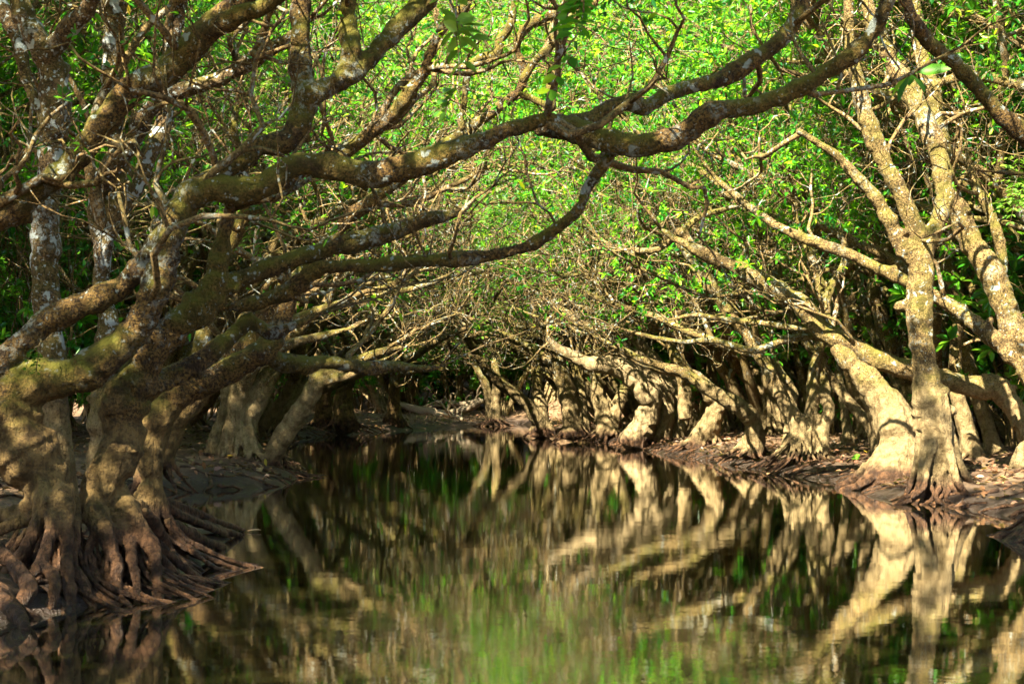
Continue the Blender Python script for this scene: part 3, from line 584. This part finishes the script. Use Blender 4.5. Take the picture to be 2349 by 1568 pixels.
K1 = L('905,862,18 935,852,20 985,840,14 1010,815,12 1035,770,12 1085,740,10', 68, 66)
K2 = L('905,830,16 870,815,16 820,800,12 760,790,10', 68, 70)
kx = xy(905, 68)
hero('mangrove_tree', 'lone dark mangrove on the far mudflat left of centre, white lichen patch on its trunk', (kx, 68, .2), [K0, K1, K2], BARK_L, .05, .03,
     roots=[dict(base=(kx, 68, .15), top=(kx, 68, 1.2), rt=.22, rb=.75, n=10, th=.09)], side=1.0, cfgk=dict(size=.12), seed=13, big=.5)
M0 = L('1136,965,40 1136,930,24 1138,900,20 1140,870,22 1136,835,18 1150,800,14', 76, 76)
M1 = L('1125,962,24 1122,920,22 1112,880,20 1094,845,16 1078,815,14 1050,780,12', 76.5, 76)
M2 = L('1228,962,30 1210,925,26 1170,890,26 1135,868,26 1112,835,22 1090,805,20 1068,775,16 1030,750,12', 68, 67)
mx_ = xy(1133, 76)
hero('mangrove_tree', 'small mangrove on a root mound at the water edge, centre of the far bank', (mx_, 76, .2), [M0, M1], BARK_R, .05, .03,
     roots=[dict(base=(mx_, 76, .2), top=(mx_, 76, 1.0), rt=.25, rb=.75, n=12, th=.08)], fine=[dict(base=(mx_, 76, .05), top=(mx_, 76, .5), rt=.5, rb=1.1, n=26, th=.05)], side=1.0, cfgk=dict(size=.1), seed=14)
nx = xy(1240, 66)
N0 = L('1240,1000,44 1238,945,38 1234,900,30 1230,850,22 1228,800,18 1240,750,14', 56, 56)
hero('mangrove_tree', 'mangrove right of centre leaning left across the far channel from a split foot', (xy(1245, 56), 56, .15),
     [N0, L('1262,995,40 1225,950,32 1195,915,28 1150,880,28 1118,850,24 1090,805,20 1066,772,16 1030,750,12', 56, 54)], BARK_R, .045, .03,
     roots=[dict(base=(xy(1250, 56), 56, .15), top=(xy(1245, 56), 56, 1.1), rt=.25, rb=.65, n=10, th=.08)], side=1.0, cfgk=dict(size=.12), seed=15, big=.4)
P0 = L('1315,1000,60 1310,950,44 1300,900,42 1288,850,38 1270,800,30 1240,750,22 1220,700,16', 52, 51)
P1 = L('1335,1000,50 1330,940,40 1328,890,36 1322,830,30 1300,760,24 1290,700,18', 52.2, 52.2)
P2 = L('1395,1000,55 1385,950,40 1372,910,34 1365,860,28 1350,800,22 1310,740,18', 51, 51)
P4 = L('1300,880,30 1270,840,26 1241,818,24 1218,800,22 1161,770,20 1118,762,16 1070,775,12', 52, 52)
P5 = L('1345,860,26 1330,800,22 1350,770,20 1301,736,18 1268,706,16 1218,683,14 1180,650,12', 51.5, 51)
P6 = L('1360,850,26 1352,790,22 1390,740,20 1350,690,18 1318,656,16 1270,640,12', 51.3, 51)
P3 = L('1400,1000,40 1410,950,34 1425,905,30 1440,870,24 1425,820,20', 51, 51.5)
hero('mangrove_tree', 'pair of fused fluted mangrove trunks right of the river centre, roots hanging to the water', (xy(1350, 51.5), 51.5, .15), [P0, P1, P2, P3, P4, P5, P6], BARK_R, .034, .012,
     roots=[dict(base=(xy(1322, 52), 52, .15), top=(xy(1320, 52), 52, 1.2), rt=.34, rb=.8, n=14, th=.08), dict(base=(xy(1398, 51), 51, .15), top=(xy(1395, 51), 51, 1.2), rt=.3, rb=.8, n=12, th=.08)],
     side=1.0, cfgk=dict(size=.12), seed=16, big=.6)
# ---- right middle distance
Q0 = L('1440,1022,54 1468,990,52 1486,950,46 1488,910,46 1462,875,44 1430,848,42 1390,836,38 1350,834,28 1312,816,22 1275,795,18 1255,770,14', 45, 44)
Q1 = L('1505,1018,46 1524,960,38 1526,910,36 1498,865,36 1462,825,32 1405,785,28 1350,748,24 1290,715,18 1240,680,14', 45.3, 45)
Q2 = L('1548,1018,36 1564,960,30 1562,915,30 1530,868,30 1495,820,26 1450,770,20 1380,720,18 1310,700,14', 45.5, 46)
Q3 = L('1430,1000,30 1455,985,34 1480,965,34 1495,940,30', 45.2, 45.4)
qx = xy(1495, 45.2)
hero('mangrove_tree', 'bright mangrove with three parallel stems curving left, sweeping roots on the right bank', (qx, 45.2, .2), [Q0 * [1, 1, 1, 1.2], Q1 * [1, 1, 1, 1.2], Q2 * [1, 1, 1, 1.15]], BARK_Q, .03, .010,
     roots=[dict(base=(qx - .12, 45.2, .2), top=(qx - .02, 45.2, .6), rt=.36, rb=.95, n=13, th=.06, stretch=(1.3, .7))],
     side=.5, cfgk=dict(leaf=.4), seed=17, big=0)
R0 = L('1590,1035,60 1612,1000,56 1632,965,48 1640,925,40 1620,890,34 1590,862,30 1540,850,26 1480,835,22 1420,800,18 1360,770,14', 41, 40)
R1 = L('1570,960,34 1572,920,34 1568,880,30 1560,840,26 1530,790,22', 42, 42)
hero('mangrove_tree', 'dark shaded mangrove with backswept roots, right of the three stemmed tree', (xy(1610, 41), 41, .2), [R0, R1], BARK_R, .03, .014,
     roots=[dict(base=(xy(1610, 41), 41, .2), top=(xy(1632, 41), 41, 1.1), rt=.3, rb=.9, n=14, th=.08)], side=.6, seed=18, big=.2)
U0 = L('1722,1040,60 1732,1010,46 1726,965,42 1712,945,44 1680,922,38 1640,900,34 1600,876,30 1560,852,26 1510,838,22 1450,815,18 1400,780,14', 35, 34)
hero('mangrove_tree', 'mangrove bent like an elbow, its stem running low to the left beside the mud slope', (xy(1725, 35), 35, .2), [U0], BARK_R, .028, .014,
     roots=[dict(base=(xy(1715, 35), 35, .22), top=(xy(1728, 35), 35, .95), rt=.18, rb=.7, n=10, th=.07)], side=.6, seed=19, big=.2)
W0 = L('1858,1035,60 1845,1000,50 1828,965,44 1805,930,38 1782,890,36 1765,850,32 1739,806,30 1705,756,28 1665,708,26 1625,640,24 1580,590,20 1540,540,16', 32, 32)
W4 = L('1745,812,22 1690,800,22 1620,775,20 1568,756,18 1518,731,17 1452,710,16 1385,690,14 1318,656,10', 32, 33)
W5 = L('1690,740,20 1650,680,20 1600,640,18 1568,563,16 1518,556,15 1468,580,14 1401,563,12 1351,543,10 1301,523,8', 32, 33)
W1 = L('1800,1040,30 1812,980,26 1815,940,26 1812,900,36 1795,860,24 1780,830,18 1770,790,14', 32.2, 32.4)
W2 = L('1850,1040,40 1858,980,30 1862,920,32 1865,860,28 1878,800,22 1905,740,18 1915,690,16', 32, 32)
W3 = L('1885,1040,36 1888,990,32 1902,945,30 1895,900,26 1890,850,20 1888,790,16', 31.8, 32)
hero('mangrove_tree', 'many stemmed mangrove with rope like folded roots standing left of the broad leaning trunk', (xy(1850, 32), 32, .2), [W0, W1, W2, W3, W4, W5], BARK_R, .024, .016,
     roots=[dict(base=(xy(1835, 32), 32, .2), top=(xy(1848, 32), 32, 1.1), rt=.4, rb=.95, n=20, th=.055)],
     fine=[dict(base=(xy(1860, 31.6), 31.6, .1), top=(xy(1850, 31.8), 31.8, .6), rt=.45, rb=.9, n=18, th=.035)], side=.8, seed=20, big=.5)
V0 = L('2052,1110,150 2062,1060,125 2062,1010,100 2050,965,84 2028,915,72 1995,875,60 1960,840,52 1930,805,44 1912,775,36 1908,755,30', 26.5, 27.2)
vx = xy(2052, 26.5)
hero('mangrove_tree', 'thick smooth mangrove trunk leaning left from a swollen tan foot on the right bank', (vx, 26.5, .15), [V0], BARK_R, .022, .02,
     roots=[dict(base=(vx - .1, 26.4, .12), top=(vx + .06, 26.5, .85), rt=.33, rb=.75, n=9, th=.15, stretch=(1.1, .8)), dict(base=(vx + .25, 26.3, .12), top=(vx + .2, 26.4, .75), rt=.2, rb=.45, n=8, th=.04, arc=(3.6, 6))],
     side=.3, seed=21)
X0 = L('2400,1080,70 2370,1010,60 2345,965,54 2316,920,50 2285,889,56 2233,888,48 2182,873,46 2120,858,44 2066,840,46 1999,816,46 1932,782,50 1882,750,50 1849,708,42 1800,672,42 1750,646,40 1698,616,36 1640,592,32 1582,563,28 1545,545,24 1510,520,18', 26.5, 27.5)
X1 = L('1862,752,20 1830,752,16 1765,743,15 1698,736,15 1640,728,13 1590,722,12 1530,735,10', 27.2, 28.5)
X2 = L('1915,782,24 1882,774,20 1840,772,17 1799,780,17 1732,803,17 1682,793,17 1632,780,15 1565,783,14 1480,770,12 1400,745,10', 27.2, 29)
X3 = L('1900,765,30 1892,720,28 1896,690,24 1910,650,22 1935,610,20 1940,570,20 1925,530,16 1930,480,12', 27.3, 27.6)
X4 = L('1905,740,22 1890,690,20 1880,640,20 1868,600,20 1850,560,18 1830,520,16 1820,460,14', 27.4, 28)
X5 = L('1585,562,20 1560,530,20 1530,560,16 1490,575,16 1440,570,12', 27.6, 28)
X6 = L('1560,540,18 1600,500,16 1660,480,12 1700,470,10', 27.6, 28)
xx0 = xy(2400, 26.5)
hero('mangrove_tree', 'long mossy limb reaching left in an arch, passing behind the upright fluted trunk at right', (xx0, 26.5, .2), [X0, X1, X2, X3, X4, X5, X6], BARK_R, .02, .018,
     roots=[dict(base=(xx0, 26.5, .2), top=(xx0 - .1, 26.5, 1.0), rt=.22, rb=.8, n=10, th=.07)], side=.35, seed=22)
Y0 = L('2156,1150,50 2150,1080,76 2146,1020,84 2136,960,80 2128,900,70 2122,840,62 2113,770,60 2112,690,62 2114,620,60 2108,560,56 2090,500,44 2060,440,40 2030,380,42 2000,310,42 1978,240,38 1965,180,32 1950,110,28 1945,30,24 1940,-50,22', 23.2, 23.2)
Y1 = L('2110,600,44 2078,572,44 2052,530,40 2025,480,36 1998,440,34 1960,400,30 1925,360,24 1880,330,18 1830,300,16', 23.2, 23)
Y2 = L('2112,610,40 2135,540,42 2160,480,44 2165,420,44 2150,350,46 2128,290,46 2100,234,44 2072,185,40 2049,150,38 2020,95,34 1995,30,30 1985,-50,26', 23.2, 24)
Y3 = L('2000,560,22 1985,480,26 1965,400,24 1950,330,22 1930,250,20 1900,180,18', 23.6, 24)
yx = xy(2153, 23.2)
hero('mangrove_tree', 'upright grey fluted mangrove on spreading red brown roots at the right water edge', (yx, 23.2, .1), [Y0, Y1, Y2], BARK_R, .018, .018,
     roots=[dict(base=(yx, 23.2, .2), top=(yx - .06, 23.2, 1.5), rt=.36, rb=.62, n=13, th=.075, zend=-.1)],
     fine=[dict(base=(yx, 23.2, .0), top=(yx, 23.2, .42), rt=.5, rb=.98, n=30, th=.042, zend=-.1, tw=.15), dict(base=(yx, 23.2, .0), top=(yx, 23.2, .34), rt=.3, rb=.6, n=18, th=.045, zend=-.08, tw=-.1)],
     ext=[(Y0, None, 2, 1), (Y2, None, 2, 1), (Y1, None, 1.5, 2)], side=.5, seed=23)
Z0 = L('2440,1080,80 2420,960,70 2375,860,66 2349,806,62 2316,723,58 2290,655,58 2262,600,62 2232,560,54 2205,500,52 2182,450,54 2165,400,52 2160,330,40 2150,250,34 2140,190,30 2120,130,28 2105,40,26 2100,-50,24', 25, 26)
Z1 = L('2380,880,50 2345,835,46 2300,790,42 2249,748,40 2215,720,36 2182,700,33 2116,663,30 2032,622,29 1980,598,28 1932,576,27 1849,549,25 1792,523,20 1740,490,18 1690,450,16 1640,405,14 1600,350,12 1560,300,10', 25, 26.5)
Z2 = L('2290,640,34 2300,600,26 2290,540,26 2270,480,24 2240,430,24 2220,360,20', 25.4, 25.8)
zx = xy(2440, 25)
hero('mangrove_tree', 'right edge mangrove with two long stems slanting up to the left', (zx, 25, .2), [Z0, Z1, Z2], BARK_R, .02, .018,
     roots=[dict(base=(zx, 25, .2), top=(zx, 25, 1.0), rt=.2, rb=.7, n=9, th=.07)], ext=[(Z0, None, 2, 1)], side=.6, seed=24)
# near right: dark limb from overhead and a broken stick
O0 = L('2700,900,90 2640,700,80 2560,520,74 2460,400,60 2400,345,54 2349,305,48 2283,252,38 2233,196,34 2182,142,34 2132,108,34 2100,70,32 2082,30,30 2070,-40,26', 14.5, 13.8)
O00 = L('2720,1230,110 2715,1100,96 2700,900,90', 14.6, 14.5)
O1 = L('2480,420,26 2420,410,18 2349,399,14 2280,392,11 2220,388,10 2168,387,8', 14.2, 13.8)
O2 = L('2240,205,24 2262,150,24 2300,90,26 2340,30,26 2380,-40,24', 14, 13.6)
ox = xy(2720, 14.6)
hero('mangrove_tree', 'mangrove beyond the right edge whose dark limb and bare stick cross the top right corner', (ox, 14.6, .2), [O00, O0, O1], BARK_L, .02, .018,
     roots=[dict(base=(ox, 14.6, .2), top=(ox, 14.6, 1.0), rt=.18, rb=.7, n=9, th=.07)], ext=[(O0, None, 2.2, 1)], side=.4, seed=25)
# slim stems behind the right hand group
slim = [('2290,1055,40 2265,980,36 2240,900,34 2215,800,32 2190,700,30 2170,600,28 2160,500,24 2165,400,20', 31, 'slim straight mangrove with a forked foot behind the low arching limb, right side'),
        ('2230,1060,46 2215,980,42 2195,900,36 2190,800,30 2200,700,28 2170,600,26 2120,500,24 2080,400,20', 29, 'tan mangrove trunk directly right of the upright fluted tree'),
        ('1948,1010,30 1940,960,22 1932,900,20 1925,850,18 1950,780,18 1960,700,18', 36, 'thin pale mangrove pole in the dark gap left of the broad leaning trunk'),
        ('1905,620,16 1915,700,24 1935,790,28 1955,880,30 1975,950,34 1985,1010,40', 38, 'dark mangrove stem in deep shade behind the broad leaning trunk'),
        ('2330,1040,44 2320,960,40 2325,880,38 2310,780,34 2290,700,30 2310,600,28 2330,500,26 2320,400,24 2300,300,22', 33, 'mangrove stem with green leaf sprays at the far right edge'),
        ('2010,700,34 2040,780,36 2075,850,34 2090,920,36 2100,990,44', 34, 'brown mangrove stem half hidden behind the upright fluted tree')]
for k, (s, D, lb) in enumerate(slim):
    P = L(s, D, D + .5)
    if P[0, 2] > P[-1, 2]: P = P[::-1]
    b = P[0]; hero('mangrove_tree', lb, (b[0], b[1], gz(b[0], b[1])), [P, np.vstack([P[0] * [1, 1, 0, 1] + [0, 0, gz(b[0], b[1]) - .1, 0], P[0]])], BARK_R, .03, .02,
         roots=[dict(base=(b[0], b[1], gz(b[0], b[1])), top=(P[3, 0], P[3, 1], P[3, 2] + .2), rt=P[3, 3], rb=P[3, 3] * 2.6, n=8, th=P[3, 3] * .4)],
         ext=[(P, None, 2.2, 1)], side=.9, seed=40 + k)

# root clumps poking in at the right edge
plant(('lean', 1), -5.3, 5.2, -.1, 1.5, 'mangrove added on the near left bank, leaning out to shade the limbs', 'added shade mangroves of the near left bank')  # out-of-frame tree added to throw shade on the near limbs
for cx_, D_, hh, rb_, lb in ((2345, 24.2, .75, .55, 'dark rounded clump of old roots on the sand at the right edge'), (2400, 17.4, .55, .75, 'reddish root mound rising from the water in the lower right corner')):
    x_ = xy(cx_, D_); P = np.array([(x_, D_, -.1, .2), (x_, D_, hh * .5, .2), (x_ + .1, D_, hh, .15)])
    hero('root_stump', lb, (x_, D_, 0), [catmull(P, 4)], BARK_R, .02, .03, roots=[dict(base=(x_, D_, 0), top=(x_ + .05, D_, hh * 1.1), rt=.12, rb=rb_, n=14, th=.07)], side=0, cat='tree stump',
         fine=[dict(base=(x_, D_, 0), top=(x_, D_, hh * .8), rt=.25, rb=rb_ * 1.2, n=14, th=.03)], seed=70)

# fallen leaves, litter and driftwood
def flat_leaf(name, x, y, z, size, rz, m, lb, cat, grp=None, tilt=.25):
    n = 9; V = []; Q = []
    for i in range(n):
        t = i / (n - 1); wd = .28 * size * math.sin(math.pi * min(1, t * 1.02 + .02)) ** .8; zz = .06 * size * math.sin(t * 3)
        V += [((t - .5) * size, -wd, zz + .04 * size), ((t - .5) * size, 0, zz), ((t - .5) * size, wd, zz + .05 * size)]
    for i in range(n - 1):
        for k in (0, 1): Q.append((i * 3 + k, i * 3 + k + 1, i * 3 + k + 4, i * 3 + k + 3))
    o = link(name, mesh_np(name, V, Q), m); md = o.modifiers.new('t', 'SOLIDIFY'); md.thickness = .0015
    o.location = (x, y, z); o.rotation_euler = (random.uniform(-tilt, tilt), random.uniform(-tilt, tilt), rz); tag(o, lb, cat, grp); return o
LY = plain('leaf_yellow', (.62, .40, .03)); LG = plain('leaf_fallen_green', (.16, .42, .02)); LR = plain('leaf_tan', (.50, .30, .15)); LO = plain('leaf_orange', (.45, .15, .04))
random.seed(77)
flat_leaf('fallen_leaf', xy(583, 18.3), 18.3, .012, .15, .2, LR, 'pale curled dead leaf floating on the dark water off the tip of the left roots', 'leaf', tilt=.15)
for u, v, D, m, sz, lb in ((490, 1262, 16.0, LO, .15, 'orange brown leaf lying on the dark roots at lower left'), (552, 1194, 20.0, LY, .14, 'dull yellow leaf among the root tips at lower left'), (530, 1086, 30, LY, .18, 'yellow leaf on the dark mud under the left cluster'),
   (598, 1076, 29.5, LR, .18, 'whitish leaf on the mud below the grey root fan'), (795, 1084, 28, LY, .16, 'small yellow leaf near the tip of the left mud bank'),
   (2322 - 0, 1035, 28.5, LR, .2, 'tan curled leaf on the sand near the right edge'), (2135 - 0, 1040, 27, LR, .18, 'pale dead leaf on the bank behind the upright fluted tree'),
   (1965, 1037, 31, LG, .28, 'bright green leaf lying on the shaded right bank'), (1990, 1025, 32.5, LY, .26, 'orange yellow leaf beside the green one on the right bank'), (1895, 1030, 33, LY, .24, 'yellow leaf at the foot of the many stemmed mangrove'),
   (1770, 1050, 31.5, LR, .2, 'dead leaf on the mud slope before the folded roots')):
    x = xy(u, D); flat_leaf('fallen_leaf', x, D, gz(x, D) + .03, sz, random.uniform(0, 6.3), m, lb, 'leaf', 'fallen leaves on the banks', tilt=.5)
# leaf litter too fine to count
n = 14000; yy = rng.uniform(16, 95, n); side = rng.random(n) < .6; off = rng.exponential(2.6, n) + .3
xx = np.where(side, np.interp(yy, XR[:, 0], XR[:, 1]) + off, np.interp(yy, XL[:, 0], XL[:, 1]) - off)
far = yy > 82; xx = np.where(far, rng.uniform(-16, 16, n), xx); zz = ground(xx, yy); ok = zz > .1
P = np.stack([xx, yy, zz + .02], 1)[ok]; dd = np.stack([rng.standard_normal(len(P)), rng.standard_normal(len(P)), rng.uniform(-.1, .5, len(P))], 1)
LIT = leafmat('litter', [(0, (.07, .035, .018)), (.5, (.17, .09, .04)), (.85, (.32, .20, .10)), (.99, (.45, .33, .05))], trans=.1)
tag(link('leaf_litter', leaves_mesh('leaf_litter', P, dd, rng.uniform(.06, .17, len(P)), .42), LIT), 'brown leaf litter scattered over the mud of both banks', kind='stuff')
# thin surface roots over the mud
random.seed(91); RTg = Tubes(); cnt = 0
while cnt < 750:
    y0 = random.uniform(11, 66); lft = random.random() < .5; o = random.expovariate(1.1)
    x0 = float(np.interp(y0, XL[:, 0], XL[:, 1]) - o) if lft else float(np.interp(y0, XR[:, 0], XR[:, 1]) + o)
    a = random.gauss(math.pi if not lft else 0, .9); r0 = random.uniform(.010, .034); P = []; st_ = random.uniform(.06, .16); wv_ = random.uniform(.2, .5)
    for i in range(10):
        P.append((x0, y0, gz(x0, y0) + r0 * .35 + (random.random() < .2) * .02, r0 * (1.15 - .08 * i))); a += random.gauss(0, wv_); x0 += math.cos(a) * st_; y0 += math.sin(a) * st_
    if P[0][2] > -.05: RTg.add(catmull(P, 2), 5); cnt += 1
tag(link('root_tangle', RTg.mesh('root_tangle', .15), BARK_L), 'tangle of thin brown roots creeping over the wet mud of both banks', kind='stuff')
# driftwood on the far mudflat
def branch_obj(s, D0, D1, m, lb, cat='fallen branch', name='fallen_branch', grp=None, twigs=6, seed=0, r_=1):
    random.seed(seed); P = L(s, D0, D1)
    for p in P: p[2] = max(p[2], gz(p[0], p[1]) + p[3] * .6)
    T = Tree(); T.thin.add(P, 8); c = dict(CFG_H); c.update(last=3, leaf=0, floor=-9, kids=(3, 3, 3, 2))
    for i in range(twigs):
        k = random.randint(2, len(P) - 2); q = rvec(); q[2] = abs(q[2]) * .4; T.grow(P[k, :3], norm(q), P[k, 3] * .5, random.uniform(.5, 1.4), 2, c)
    for kk, v in list(T.limb.d.items()):
        for l_ in v: T.thin.add(l_, kk[1])
    tag(link(name, T.thin.mesh(name, .08), m), lb, cat, grp)
DW = plain('driftwood', (.42, .32, .20), .85)
GB = 'driftwood on the far mudflat'
branch_obj('1330,0,0 1340,0,0'.replace('1330,0,0 1340,0,0', '842,925,12 880,922,14 930,930,16 975,945,18 1000,950,16 1040,945,15 1080,935,14 1105,920,12'), 86, 79, DW, 'long pale driftwood limb sagging across the far mudflat left of the small centre tree', grp=GB, seed=1)
branch_obj('830,915,10 860,918,13 900,916,12 950,920,11 1000,930,10', 90, 88, DW, 'thinner driftwood pole lying behind the lone dark tree', grp=GB, seed=2)
branch_obj('1000,952,10 1040,955,10 1060,962,9', 80, 78, DW, 'short dark driftwood stick closest to the far water', grp=GB, seed=3)
branch_obj('985,925,9 1020,920,10 1060,926,11 1100,918,10', 84, 82, DW, 'driftwood branch with upturned twigs right of the long one', grp=GB, seed=4)
branch_obj('500,895,6 515,912,14 532,925,14', 14.2, 13.6, DW, 'short broken grey stick caught under the low left limb', name='broken_stick', cat='stick', twigs=0, seed=5) if False else None
# bright leafy vine sprays hanging over mid river
def spray(u, v, D, Lh, n, lb, size=.07, seed=0, m=LEAF_V, spread=.35, top=.6):
    random.seed(seed); p0 = at(u, v, D); T = Tree(); stem = np.array([(*p0 + np.array((random.gauss(0, .02), random.gauss(0, .02), top - (top + Lh) * t)), .006 * (1.2 - t)) for t in np.linspace(0, 1, 9)]); T.thin.add(stem, 4)
    for i in range(n):
        k = random.randint(3, 8); b = stem[k, :3]; q = norm(np.array((random.gauss(0, 1), random.gauss(0, 1), random.gauss(-.1, .4)))); ln = spread * random.uniform(.4, 1)
        tw = np.array([(*(b + q * ln * t - Z * .12 * t * t), .003) for t in np.linspace(0, 1, 5)]); T.thin.add(tw, 3)
        for t in (1, 2, 3, 4):
            for s_ in (-1, 1):
                T.lp.append(tw[t, :3]); T.ld.append(norm(np.cross(q, Z) * s_ + q * .5 - Z * .2)); T.ls.append(size * random.uniform(.7, 1.2))
    root = empty('leafy_vine', tuple(p0)); tag(root, lb, 'vine', 'leaf sprays hanging over the river')
    for nm, me, mm in (('stem', T.thin.mesh('stem', .05), BARK_T), ('leaves', T.leafmesh('leaves', .5), m)):
        me.transform(Matrix.Translation(-Vector(p0))); link(nm, me, mm, root)
spray(1135, 400, 22, .55, 34, 'lime green feathery leaf spray hanging just below the big limb at centre', seed=1)
spray(1118, 650, 36, .9, 30, 'yellowish green vine tuft dangling at mid height over the far channel', seed=2, size=.1, spread=.5)
spray(1330, 125, 9.5, .14, 7, 'dark blurred leaf sprig dangling near the top right of centre', size=.10, seed=3, m=LEAF, spread=.22, top=1.1)
spray(1050, 215, 9.0, .12, 5, 'few large glossy leaves on a bare twig in front of the upper limbs', size=.12, seed=4, m=LEAF_V, spread=.14, top=1.2)
spray(600, 495, 19, .3, 24, 'bright green fern like tuft behind the left limbs', seed=5, size=.07, spread=.4)
spray(640, 225, 20, .5, 26, 'leafy green spray behind the dark vertical limb at upper left', seed=6, size=.07, spread=.4)

spray(2335, 400, 24.4, .35, 18, 'light green fern tuft on the upper trunk at the far right', seed=7, size=.10, spread=.4)
spray(86, 800, 12.1, .05, 3, 'tiny bright seedling sprouting on top of the lowest left limb', seed=8, size=.05, spread=.08, top=.07)
